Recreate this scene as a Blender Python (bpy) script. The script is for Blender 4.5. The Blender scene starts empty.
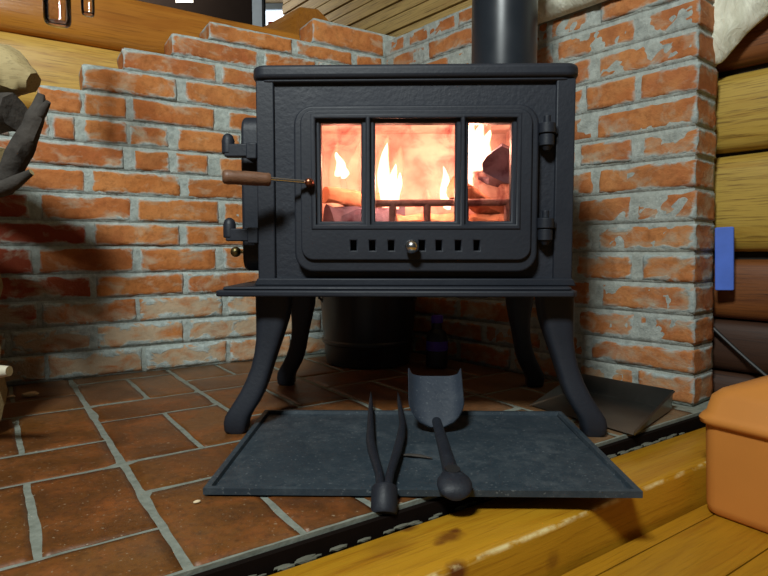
import bpy, bmesh, math, random
from mathutils import Vector, Matrix, noise
random.seed(7)
D = bpy.data; SC = bpy.context.scene; COL = SC.collection
R = math.radians

# ------------------------------------------------------------------ camera, world, lights, exposure
cam_d = D.cameras.new('camera'); cam = D.objects.new('camera', cam_d); COL.objects.link(cam)
cam_d.sensor_width = 36; cam_d.lens = 574*36/768; cam_d.clip_start = .02
cam.location = (0, 0, .39)
cam.rotation_euler = (R(90)-math.atan(37/574), 0, math.atan(15/574))
SC.camera = cam
SC.view_settings.view_transform = 'Standard'; SC.view_settings.look = 'None'
SC.view_settings.gamma = 1; SC.view_settings.use_curve_mapping = False
SC.view_settings.exposure = 0.0
w = D.worlds.new('world'); SC.world = w; w.use_nodes = True
w.node_tree.nodes['Background'].inputs[0].default_value = (.80, .90, 1, 1)
w.node_tree.nodes['Background'].inputs[1].default_value = .03

def lamp(name, typ, loc, energy, color, size=.1, size_y=None, target=None):
    l = D.lights.new(name, typ); l.energy = energy; l.color = color
    if typ == 'AREA':
        l.size = size
        if size_y: l.shape = 'RECTANGLE'; l.size_y = size_y
    else: l.shadow_soft_size = size
    o = D.objects.new(name, l); COL.objects.link(o); o.location = loc
    if target: o.rotation_euler = (Vector(target)-Vector(loc)).to_track_quat('-Z', 'Y').to_euler()
    return o
lamp('room_light', 'AREA', (-.50, -.45, 2.0), 58, (.93, 1, .98), .40, .30, (0, 1.4, .4))
lamp('next_room_light', 'AREA', (-1.6, 3.3, 2.05), 16, (1, .93, .78), .6, .6, (-1.2, 4.2, 1.6))

# ------------------------------------------------------------------ materials
class NT:
    def __init__(s, name):
        s.m = D.materials.new(name); s.m.use_nodes = True; s.t = s.m.node_tree; s.t.nodes.clear()
        s.out = s.n('ShaderNodeOutputMaterial'); s._tc = None
    def n(s, typ, **k):
        nd = s.t.nodes.new(typ)
        for a, b in k.items(): setattr(nd, a, b)
        return nd
    def l(s, a, b): s.t.links.new(a, b)
    def put(s, sock, v):
        if hasattr(v, 'is_linked') or isinstance(v, bpy.types.NodeSocket): s.l(v, sock)
        else: sock.default_value = v
    def co(s, scale=(1, 1, 1), rot=(0, 0, 0), loc=(0, 0, 0)):
        if not s._tc: s._tc = s.n('ShaderNodeTexCoord')
        mp = s.n('ShaderNodeMapping'); mp.inputs['Scale'].default_value = scale
        mp.inputs['Rotation'].default_value = rot; mp.inputs['Location'].default_value = loc
        s.l(s._tc.outputs['Object'], mp.inputs[0]); return mp.outputs[0]
    def noise(s, scale, vec=None, detail=4, rough=.55, dist=0):
        nd = s.n('ShaderNodeTexNoise'); nd.inputs['Scale'].default_value = scale
        nd.inputs['Detail'].default_value = detail; nd.inputs['Roughness'].default_value = rough
        nd.inputs['Distortion'].default_value = dist
        s.l(vec if vec is not None else s.co(), nd.inputs['Vector']); return nd.outputs[0]
    def math(s, op, a, b=0, c=0, clamp=False):
        nd = s.n('ShaderNodeMath', operation=op, use_clamp=clamp)
        s.put(nd.inputs[0], a); s.put(nd.inputs[1], b)
        if len(nd.inputs) > 2: s.put(nd.inputs[2], c)
        return nd.outputs[0]
    def mr(s, v, a, b, c=0, d=1):
        nd = s.n('ShaderNodeMapRange'); s.put(nd.inputs[0], v)
        for i, x in enumerate((a, b, c, d)): s.put(nd.inputs[i+1], x)
        return nd.outputs[0]
    def mix(s, f, a, b, mode='MIX'):
        nd = s.n('ShaderNodeMix', data_type='RGBA', blend_type=mode)
        s.put(nd.inputs[0], f)
        for i, x in ((6, a), (7, b)):
            if isinstance(x, tuple) and len(x) == 3: x = (*x, 1)
            s.put(nd.inputs[i], x)
        return nd.outputs[2]
    def attr(s, name):
        return s.n('ShaderNodeAttribute', attribute_name=name).outputs['Fac']
    def ramp(s, v, stops):
        nd = s.n('ShaderNodeValToRGB'); s.l(v, nd.inputs[0]); e = nd.color_ramp.elements
        while len(e) < len(stops): e.new(.5)
        for i, (p, c) in enumerate(stops): e[i].position = p; e[i].color = (*c, 1)
        return nd.outputs[0]
    def bump(s, h, strength=.5, dist=.005):
        nd = s.n('ShaderNodeBump'); nd.inputs['Strength'].default_value = strength
        nd.inputs['Distance'].default_value = dist; s.l(h, nd.inputs['Height']); return nd.outputs[0]
    def bsdf(s, color, rough=.6, metal=0, normal=None, spec=.5, **k):
        b = s.n('ShaderNodeBsdfPrincipled')
        if isinstance(color, tuple) and len(color) == 3: color = (*color, 1)
        s.put(b.inputs['Base Color'], color); s.put(b.inputs['Roughness'], rough); s.put(b.inputs['Metallic'], metal)
        s.put(b.inputs['Specular IOR Level'], spec)
        if normal is not None: s.l(normal, b.inputs['Normal'])
        for a, v in k.items(): s.put(b.inputs[a], v)
        s.l(b.outputs[0], s.out.inputs[0]); return s.m
def plain(name, color, rough=.6, metal=0, var=.15, scale=30, bump=.2, spec=.5, dist=.002):
    t = NT(name); n = t.noise(scale)
    c = t.mix(n, tuple(x*(1-var) for x in color), tuple(min(1, x*(1+var)) for x in color))
    return t.bsdf(c, rough, metal, t.bump(n, bump, dist) if bump else None, spec)
M = {}
def iron(name, col, rough=.5, grain=120, bump=.35, dust=0.):
    t = NT(name); n = t.noise(grain, detail=3); n2 = t.noise(7)
    c = t.mix(n2, tuple(x*.8 for x in col), tuple(x*1.2 for x in col))
    if dust:
        d = t.math('MULTIPLY', t.mr(t.noise(34, detail=9, rough=.8), .44, .78), t.mr(t.noise(6, detail=3), .35, .65))
        sp = t.mr(t.noise(150, detail=2), .64, .70)
        c = t.mix(t.math('MULTIPLY', t.math('MAXIMUM', d, sp), dust), c, (.16, .18, .19))
    return t.bsdf(c, t.mr(n2, .3, .7, rough-.06, rough+.1), 0, t.bump(n, bump, .0015), .38)
M['iron'] = iron('cast_iron', (.0155, .0188, .0275), .52)
M['iron_rough'] = iron('cast_iron_textured', (.017, .0205, .030), .56, 90, .8)
M['iron_tray'] = iron('tray_iron', (.026, .040, .053), .52, 60, .5, .6)
M['iron_tool'] = iron('tool_iron', (.012, .015, .023), .5, 90, .6, .12)
M['iron_shovel'] = iron('shovel_iron', (.030, .040, .058), .52, 80, .5, .35)
M['pipe'] = iron('pipe_steel', (.018, .022, .028), .30, 40, .04)
M['black'] = plain('recess_shade', (.008, .008, .009), .8, bump=0)  # black for recesses, their shade put into the colour
M['rubble'] = plain('dirty_mortar', (.12, .12, .09), .95, 0, .5, 60, .6)
M['gap_shade'] = plain('log_gap_shade', (.015, .010, .007), .9, bump=0)  # near-black colour for the shade between logs
M['blackmetal'] = plain('black_enamel', (.016, .018, .028), .35, bump=.1)
M['chrome'] = plain('bright_steel', (.8, .8, .8), .22, 1, .05, bump=0)
M['steel'] = plain('brushed_steel', (.26, .26, .245), .30, 1, .5, 9, .15)
M['copper'] = plain('coppered_nut', (.42, .17, .10), .35, 1, .2, bump=0)
M['brass'] = plain('dull_brass', (.25, .2, .09), .4, 1, .2, bump=0)
M['blue'] = plain('blue_plastic', (.07, .16, .62), .45, 0, .25, 20, .2)
M['purple'] = plain('purple_band', (.12, .05, .55), .4, bump=0)
M['cable'] = plain('cable_black', (.01, .01, .01), .5, bump=0)
M['clay'] = plain('orange_clay', (.60, .23, .045), .48, 0, .14, 6, .15, .35)
M['grey_paint'] = plain('grey_blue_paint', (.30, .36, .42), .6)
M['dark_wood'] = plain('dark_cabinet', (.008, .005, .004), .9, spec=.05)
M['paper'] = plain('white_paper', (.85, .85, .85), .8, bump=0)
M['red_cloth'] = plain('red_cloth', (.45, .02, .03), .9)
M['blue_cloth'] = plain('navy_cloth', (.03, .06, .25), .9)
M['crumb'] = plain('pale_crumb', (.75, .6, .38), .9)
M['plaster'] = plain('ceiling_boards', (.35, .24, .12), .8)

def wood(name, ca, cb, cdark, rough=.35, streak=1.0, knots=(), gl=.5, spread=1.0, wear=False):
    t = NT(name)
    v = t.co((1.2, 14, 14)); n = t.noise(1.6*spread, v, 5, .6, 1.2)
    n2 = t.noise(6, t.co((1.5, 40, 40)), 4, .6, .3)
    c = t.ramp(n, [(.25, cb), (.5, ca), (.8, tuple(min(1, x*1.15) for x in ca))])
    c = t.mix(t.mr(n2, .52, .72, 0, .6*streak), c, cdark)
    big = t.noise(2.2, t.co((.6, 1, 1)), 3)
    c = t.mix(t.mr(big, .45, .75, 0, .45), c, cb)
    for (x, y, z, r, s) in knots:
        g = t.n('ShaderNodeVectorMath', operation='DISTANCE')
        mp = t.co((1, 1.6, 1), loc=(0, 0, 0)); t.l(mp, g.inputs[0]); g.inputs[1].default_value = (x, y*1.6, z)
        dd = t.math('ADD', g.outputs['Value'], t.mr(t.noise(70, detail=3), 0, 1, -.006, .006))
        c = t.mix(t.mr(dd, r*.35, r, s, 0), c, (.13, .035, .008))
    if wear:      # pale scuffs along the worn front edge
        sp = t.n('ShaderNodeSeparateXYZ'); t.l(t.co(), sp.inputs[0])
        e = t.math('MULTIPLY', t.mr(sp.outputs[1], -.0655, -.0615, 1, 0), t.mr(sp.outputs[2], .066, .071, 0, 1))
        c = t.mix(t.math('MULTIPLY', e, t.mr(t.noise(55, t.co((.6, 1, 1)), 4), .42, .60)), c, (.80, .66, .32))
    return t.bsdf(c, rough, 0, t.bump(n2, .25, .002), gl)
M['log_gold'] = wood('golden_log', (.66, .40, .085), (.42, .18, .03), (.16, .07, .02), .38)
M['log_orange'] = wood('orange_log', (.52, .21, .03), (.35, .11, .015), (.12, .04, .01), .25)
M['log_yellow'] = wood('yellow_log', (.44, .29, .055), (.34, .18, .02), (.09, .04, .008), .38, 1.5)
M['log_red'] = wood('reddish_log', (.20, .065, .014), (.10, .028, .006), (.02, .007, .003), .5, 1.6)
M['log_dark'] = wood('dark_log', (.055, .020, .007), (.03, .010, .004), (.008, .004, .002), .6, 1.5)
M['planks'] = wood('grey_planks', (.46, .31, .11), (.24, .13, .04), (.05, .025, .012), .5, 1.4)
M['beam'] = wood('honey_pine_beam', (.48, .24, .014), (.36, .135, .006), (.20, .07, .006), .3,
                 1., [(.036, .050, .075, .020, .75), (.068, -.006, .075, .030, .8), (.085, .002, .075, .014, .9), (.045, -.012, .075, .014, .7),
                      (.027, -.066, .062, .024, 1.), (-.02, .02, .075, .05, .3), (.36, -.02, .075, .03, .4), (.22, -.068, .02, .02, .5)], .45, wear=True)
M['floorwood'] = wood('honey_floor_boards', (.40, .19, .010), (.30, .11, .006), (.16, .06, .004), .38, .8)
M['handle_wood'] = wood('handle_wood', (.16, .075, .04), (.09, .04, .022), (.04, .02, .01), .5)
M['split'] = wood('split_wood', (.42, .33, .16), (.30, .21, .09), (.10, .07, .03), .8)
M['bark'] = plain('dark_bark', (.055, .048, .042), .95, 0, .8, 30, 1, .3, .006)
M['birch'] = plain('pale_birch_bark', (.55, .50, .38), .9, 0, .5, 18, .8, .3, .004)

def brick_mat(name, ca, cb, cc, mk=1.):
    t = NT(name)
    edge, rnd, smear, red = t.attr('edge'), t.attr('rnd'), t.attr('smear'), t.attr('red')
    n1 = t.noise(9, detail=6, rough=.65); n2 = t.noise(48, detail=6, rough=.7); n3 = t.noise(13, t.co((1, 1, 1.7)), 4, .6, .5)
    c = t.mix(rnd, ca, cb)
    c = t.mix(t.mr(n1, .38, .66), c, cc)
    c = t.mix(t.mr(n2, .46, .72, 0, .65), c, tuple(x*.50 for x in ca))
    c = t.mix(t.mr(t.noise(5.5, detail=3), .50, .70, 0, .5), c, tuple(x*.55 for x in cb))
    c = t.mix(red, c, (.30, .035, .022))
    lime = t.mr(t.math('ADD', n3, t.math('MULTIPLY', smear, .19)), .54, .76, 0, .75)
    c = t.mix(lime, c, tuple(x*mk for x in (.60, .53, .38)))
    e = t.math('SUBTRACT', edge, t.math('MULTIPLY', t.math('SUBTRACT', n3, .45), t.math('ADD', .03, t.math('MULTIPLY', smear, .07))))
    e = t.math('ADD', e, t.math('MULTIPLY', t.math('SUBTRACT', n2, .5), .008))
    mo = t.mr(e, -.003, .0055, 1, 0)
    mc = t.mix(t.mr(n2, .3, .7), tuple(x*mk for x in (.29, .34, .32)), tuple(x*mk for x in (.68, .77, .74)))
    c = t.mix(mo, c, mc)
    return t.bsdf(c, .82, 0, t.bump(t.math('ADD', n2, t.math('MULTIPLY', mo, .3)), .8, .006), .35)
M['brick'] = brick_mat('old_brick', (.60, .200, .045), (.48, .140, .042), (.70, .28, .085))
M['brick_r'] = brick_mat('brick_dim_side', (.46, .150, .040), (.38, .12, .045), (.52, .215, .07), .72)  # darker brick copy, weaker light on the right wall put into its colour
t = NT('lime_mortar'); n = t.noise(40, detail=7, rough=.7); n2 = t.noise(9)
M['mortar'] = t.bsdf(t.mix(t.mr(n2, .3, .7, 0, .6), t.mix(t.mr(n, .3, .7), (.23, .27, .255), (.68, .76, .72)), (.50, .55, .49)), .9, 0, t.bump(n, 1, .008), .3)
t = NT('mortar_dim_side'); n = t.noise(40, detail=7, rough=.7); n2 = t.noise(9)
M['mortar_r'] = t.bsdf(t.mix(t.mr(n2, .3, .7, 0, .6), t.mix(t.mr(n, .3, .7), (.19, .21, .20), (.53, .57, .53)), (.40, .42, .36)), .9, 0, t.bump(n, 1, .008), .3)  # darker mortar copy, the right wall's weaker light painted in
t = NT('terracotta_tile')
rnd = t.attr('rnd'); n1 = t.noise(10, detail=6, rough=.65, dist=.5); n2 = t.noise(70, detail=5, rough=.7); n3 = t.noise(5, detail=5, rough=.6)
c = t.mix(rnd, (.135, .046, .009), (.19, .072, .013)); c = t.mix(t.mr(n1, .45, .7), c, (.30, .085, .014)); c = t.mix(t.mr(n3, .40, .58, .55, 0), c, (.07, .026, .010)); c = t.mix(t.mr(n2, .46, .70, 0, .65), c, (.05, .020, .008))
c = t.mix(t.mr(t.noise(150, detail=1), .70, .74, 0, .6), c, (.42, .33, .22))
c = t.mix(t.mr(n3, .50, .72, 0, .6), c, (.11, .065, .035))
dusty = t.attr('dust'); c = t.mix(t.math('MULTIPLY', dusty, t.mr(n1, .25, .6)), c, (.20, .15, .09))
M['tile'] = t.bsdf(c, t.mr(n1, .3, .7, .34, .55), 0, t.bump(n2, .35, .002), .45)
t = NT('grout'); n = t.noise(60, detail=6)
M['grout'] = t.bsdf(t.mix(n, (.10, .11, .085), (.33, .36, .31)), .9, 0, t.bump(n, .6, .003), .3)
t = NT('fleece_wool'); n = t.noise(28, t.co((1, 1, .35)), 6, .7, 1.0)
M['fleece'] = t.bsdf(t.mix(t.mr(n, .3, .7), (.55, .54, .40), (.86, .86, .72)), .95, 0, t.bump(n, .8, .012), .1)
# glass panes
t = NT('stove_glass'); a = t.n('ShaderNodeBsdfTransparent'); b = t.n('ShaderNodeBsdfGlossy'); b.inputs['Roughness'].default_value = .04
sn = t.noise(22, detail=6, rough=.7, dist=.6); sg = t.noise(5, detail=3)
t.l(t.mix(t.math('MULTIPLY', t.mr(sn, .48, .68), t.mr(sg, .42, .62)), (.98, .95, .93), (.62, .36, .40)), a.inputs[0])
f = t.n('ShaderNodeFresnel'); f.inputs[0].default_value = 1.5; mx = t.n('ShaderNodeMixShader')
t.l(f.outputs[0], mx.inputs[0]); t.l(a.outputs[0], mx.inputs[1]); t.l(b.outputs[0], mx.inputs[2]); t.l(mx.outputs[0], t.out.inputs[0]); M['glass'] = t.m
t = NT('clear_glass'); b = t.n('ShaderNodeBsdfGlass'); b.inputs['IOR'].default_value = 1.45; b.inputs['Roughness'].default_value = .02; t.l(b.outputs[0], t.out.inputs[0]); M['clear'] = t.m
# fire
def flame_mat(name, hot, edge, s, pw):
    """light of thin burning gas: adds to what is behind it, strongest where the flame is thick"""
    t = NT(name); lw = t.n('ShaderNodeLayerWeight'); lw.inputs[0].default_value = .5
    k = t.math('POWER', t.math('SUBTRACT', 1, lw.outputs['Facing'], clamp=True), pw)
    em = t.n('ShaderNodeEmission'); t.l(t.mix(k, edge, hot), em.inputs[0]); t.l(t.math('MULTIPLY', k, s), em.inputs[1])
    tr = t.n('ShaderNodeBsdfTransparent'); ad = t.n('ShaderNodeAddShader')
    t.l(em.outputs[0], ad.inputs[0]); t.l(tr.outputs[0], ad.inputs[1]); t.l(ad.outputs[0], t.out.inputs[0]); return t.m
M['flame'] = flame_mat('flame_hot', (1, .72, .50), (1, .25, .08), 2.6, 1.3)
M['flame2'] = flame_mat('flame_thin_and_glow', (1, .40, .20), (1, .22, .08), .38, 1.6)  # serves a thin flame and the added veils that imitate glow
t = NT('firebrick'); n = t.noise(9, detail=5); n2 = t.noise(3.5, detail=4, dist=1)
M['firebrick'] = t.bsdf(t.mix(t.mr(n, .4, .65), t.mix(n2, (.62, .50, .46), (.85, .75, .66)), (.42, .30, .27)), .9, 0, t.bump(n, .5, .004), .1)
t = NT('embers'); n = t.noise(30, detail=5); em = t.n('ShaderNodeEmission'); em.inputs[1].default_value = 1.0
t.l(t.ramp(n, [(.40, (.10, .012, .006)), (.55, (.8, .14, .05)), (.72, (1, .5, .22))]), em.inputs[0]); t.l(em.outputs[0], t.out.inputs[0]); M['embers'] = t.m
M['bars'] = plain('hot_iron_bars', (.24, .17, .16), .7, 0, .4, 40, .4)
M['charlog'] = plain('charred_log', (.11, .10, .15), .8, 0, .6, 22, .9, .3, .006)  # bluish tint paints in the reflection on the window glass
M['firelog'] = plain('burning_log', (.42, .24, .14), .85, 0, .45, 20, .8, .3, .006)
t = NT('daylight_pane'); em = t.n('ShaderNodeEmission'); em.inputs[0].default_value = (.86, .93, 1, 1); em.inputs[1].default_value = 2.2; t.l(em.outputs[0], t.out.inputs[0]); M['day'] = t.m

# ------------------------------------------------------------------ object helpers
def tag(o, label=None, cat=None, group=None, kind=None):
    if label: o['label'] = label
    if cat: o['category'] = cat
    if group: o['group'] = group
    if kind: o['kind'] = kind
    return o
def finish(name, bm, mat, parent=None, smooth=True, bevel=0, seg=2, sub=0, angle=40, loc=None, rot=None):
    me = D.meshes.new(name); bmesh.ops.recalc_face_normals(bm, faces=bm.faces); bm.to_mesh(me); bm.free()
    o = D.objects.new(name, me); COL.objects.link(o)
    for m in (mat if isinstance(mat, (list, tuple)) else [mat]): me.materials.append(M[m])
    if smooth:
        me.shade_smooth()
        try: me.set_sharp_from_angle(angle=R(angle))
        except Exception: pass
    if bevel:
        b = o.modifiers.new('bevel', 'BEVEL'); b.width = bevel; b.segments = seg; b.limit_method = 'ANGLE'; b.angle_limit = R(38); b.harden_normals = False
    if sub:
        s = o.modifiers.new('sub', 'SUBSURF'); s.levels = sub; s.render_levels = sub
    if parent: o.parent = parent
    if loc is not None: o.location = loc
    if rot is not None: o.rotation_euler = rot
    return o
def empty(name, loc, rotz=0):
    o = D.objects.new(name, None); COL.objects.link(o); o.location = loc; o.rotation_euler = (0, 0, rotz); o.empty_display_size = .05
    return o
def box(bm, x0, x1, y0, y1, z0, z1, mi=0):
    v = [bm.verts.new((x, y, z)) for x in (x0, x1) for y in (y0, y1) for z in (z0, z1)]
    for q in ((0, 1, 3, 2), (4, 6, 7, 5), (0, 4, 5, 1), (2, 3, 7, 6), (0, 2, 6, 4), (1, 5, 7, 3)):
        f = bm.faces.new([v[i] for i in q]); f.material_index = mi
    return v
def prism(bm, pts, y0, y1, axis='y'):
    """polygon in xz extruded along y (or polygon in xy extruded along z)"""
    mk = (lambda p, h: (p[0], h, p[1])) if axis == 'y' else (lambda p, h: (p[0], p[1], h))
    a = [bm.verts.new(mk(p, y0)) for p in pts]; b = [bm.verts.new(mk(p, y1)) for p in pts]
    bm.faces.new(a); bm.faces.new(b[::-1])
    for i in range(len(pts)):
        j = (i+1) % len(pts); bm.faces.new((a[i], b[i], b[j], a[j]))
def tube(bm, pts, rad, n=16, cap=True, squash=None):
    """tube through points; rad float or list"""
    pts = [Vector(p) for p in pts]; rs = rad if isinstance(rad, (list, tuple)) else [rad]*len(pts)
    rings = []; up = None
    for i, p in enumerate(pts):
        t = (pts[min(i+1, len(pts)-1)]-pts[max(i-1, 0)]).normalized()
        if up is None: up = Vector((0, 0, 1)) if abs(t.z) < .9 else Vector((1, 0, 0))
        s = t.cross(up).normalized(); u = s.cross(t).normalized(); up = u
        rings.append([bm.verts.new(p+(s*math.cos(2*math.pi*k/n)+u*math.sin(2*math.pi*k/n)*(squash or 1))*rs[i]) for k in range(n)])
    for a, b in zip(rings, rings[1:]):
        for k in range(n): bm.faces.new((a[k], a[(k+1) % n], b[(k+1) % n], b[k]))
    if cap: bm.faces.new(rings[0][::-1]); bm.faces.new(rings[-1])
    return rings
def lathe(bm, prof, n=32, c=(0, 0, 0), close=False):
    rings = []
    for r, z in prof:
        rings.append([bm.verts.new((c[0]+max(r, 1e-4)*math.cos(2*math.pi*k/n), c[1]+max(r, 1e-4)*math.sin(2*math.pi*k/n), c[2]+z)) for k in range(n)])
    for a, b in zip(rings, rings[1:]):
        for k in range(n): bm.faces.new((a[k], a[(k+1) % n], b[(k+1) % n], b[k]))
    bm.faces.new(rings[0][::-1]); bm.faces.new(rings[-1])
def rrect(x0, x1, z0, z1, r, n=6):
    pts = []
    for cx, cz, a0 in ((x1-r, z1-r, 0), (x0+r, z1-r, 90), (x0+r, z0+r, 180), (x1-r, z0+r, 270)):
        for k in range(n+1):
            a = R(a0+90*k/n); pts.append((cx+r*math.cos(a), cz+r*math.sin(a)))
    return pts
def plate(name, outer, holes, y0, y1, mat, parent=None, bevel=.002, seg=2):
    """plate in the xz plane with holes, front at y0, back at y1"""
    cu = D.curves.new(name, 'CURVE'); cu.dimensions = '2D'; cu.fill_mode = 'BOTH'
    for loop in [outer]+list(holes):
        sp = cu.splines.new('POLY'); sp.points.add(len(loop)-1); sp.use_cyclic_u = True
        for p, q in zip(sp.points, loop): p.co = (q[0], q[1], 0, 1)
    th = abs(y1-y0); cu.extrude = th/2-bevel; cu.bevel_depth = bevel; cu.bevel_resolution = seg; cu.offset = -bevel
    o = D.objects.new(name+'_tmp', cu); COL.objects.link(o)
    me = D.meshes.new_from_object(o.evaluated_get(bpy.context.evaluated_depsgraph_get()))
    D.objects.remove(o); D.curves.remove(cu)
    me.transform(Matrix.Translation((0, (y0+y1)/2, 0)) @ Matrix.Rotation(R(90), 4, 'X'))
    me.name = name; me.materials.clear(); me.materials.append(M[mat]); me.shade_smooth(); me.set_sharp_from_angle(angle=R(50))
    ob = D.objects.new(name, me); COL.objects.link(ob)
    if parent: ob.parent = parent
    return ob
def nz(p, s=1., seed=0): return noise.noise(Vector(p)*s+Vector((seed*7.3, seed*3.1, seed*1.7)))

# ------------------------------------------------------------------ brick walls
CORNER = Vector((-.056, 2.314, 0))
dL = Vector((-.8355, -.5495, 0)); oL = Vector((-.5495, .8355, 0))     # along the wall from the corner / out of the room
dR = Vector((.6712, -.7413, 0)); oR = Vector((.7413, .6712, 0))
ZL = [1.24, 1.150, 1.090, 1.018, .950, .871, .793, .715, .640, .562, .479, .404, .320, .243, .163, .083, 0]
ZR = [1.21, 1.150, 1.078, 1.010, .935, .858, .778, .697, .623, .545, .463, .387, .307, .227, .149, .077, 0]
BL = [[(.006,.31)],[(.015,.127),(.148,.374),(.393,.687)],[(.006,.056),(.072,.287),(.303,.498),(.52,.805)],[(.006,.155),(.171,.386),(.402,.646),(.666,.952)],
 [(.006,.26),(.276,.491),(.507,.765),(.796,1.066)],[(.006,.261),(.277,.492),(.508,.628),(.676,.927),(.947,1.063),(1.071,1.181)],
 [(.006,.11),(.126,.341),(.357,.572),(.588,.794),(.825,.941),(.946,1.065),(1.092,1.148),(1.158,1.242),(1.258,1.483),(1.499,1.72)],
 [(.006,.04),(.056,.271),(.287,.502),(.518,.662),(.699,.802),(.823,.928),(.96,1.211),(1.227,1.452),(1.468,1.693)],
 [(.006,.077),(.093,.308),(.324,.539),(.555,.768),(.791,1.048),(1.07,1.243),(1.259,1.484),(1.5,1.72)],
 [(.006,.035),(.051,.266),(.282,.497),(.513,.648),(.668,.92),(.941,1.186),(1.216,1.352),(1.368,1.593),(1.609,1.72)],
 [(.006,.098),(.114,.329),(.345,.56),(.576,.775),(.797,1.047),(1.069,1.337),(1.353,1.578),(1.594,1.72)],
 [(.006,.2),(.216,.431),(.447,.65),(.678,.919),(.939,1.197),(1.212,1.336),(1.352,1.577),(1.593,1.72)],
 [(.006,.038),(.054,.269),(.285,.5),(.516,.772),(.788,1.047),(1.063,1.315),(1.331,1.556),(1.572,1.72)],
 [(.006,.203),(.219,.434),(.45,.64),(.66,.923),(.935,1.194),(1.207,1.409),(1.425,1.65),(1.666,1.72)],
 [(.006,.041),(.057,.272),(.288,.503),(.519,.769),(.792,1.048),(1.068,1.273),(1.289,1.514),(1.53,1.72)],
 [(.006,.165),(.181,.396),(.412,.635),(.649,.909),(.921,1.182),(1.192,1.393),(1.409,1.634),(1.65,1.72)]]
BR = [[(.023,.109),(.137,.369),(.385,.6),(.616,.70)],[(.006,.025),(.041,.223),(.243,.454),(.47,.685)],[(.006,.025),(.041,.337),(.37,.583),(.6,.741),(.751,.87),(.911,1.165)],
 [(.006,.064),(.08,.295),(.311,.526),(.542,.757),(.773,1.008),(1.022,1.165)],[(.006,.238),(.254,.469),(.485,.7),(.716,.882),(.906,1.165)],
 [(.006,.163),(.179,.394),(.41,.625),(.641,.856),(.872,1.013),(1.026,1.168)],[(.006,.258),(.274,.489),(.505,.72),(.736,.892),(.904,1.168)],
 [(.006,.148),(.164,.379),(.395,.61),(.626,.841),(.857,1.006),(1.036,1.170)],[(.006,.041),(.057,.272),(.288,.503),(.519,.734),(.75,.896),(.917,1.170)],
 [(.006,.143),(.159,.374),(.39,.605),(.621,.836),(.852,1.008),(1.024,1.172)],[(.006,.038),(.054,.269),(.285,.5),(.516,.731),(.747,.897),(.915,1.174)],
 [(.006,.146),(.162,.377),(.393,.608),(.624,.839),(.855,1.015),(1.045,1.176)],[(.006,.037),(.053,.268),(.284,.499),(.515,.73),(.746,.895),(.932,1.178)],
 [(.006,.157),(.173,.388),(.404,.619),(.635,.85),(.866,1.025),(1.039,1.180)],[(.006,.041),(.057,.272),(.288,.503),(.519,.734),(.75,.877),(.905,1.182)],
 [(.006,.16),(.176,.391),(.407,.622),(.638,.853),(.869,1.03),(1.043,1.184)]]
THK = .125
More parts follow.
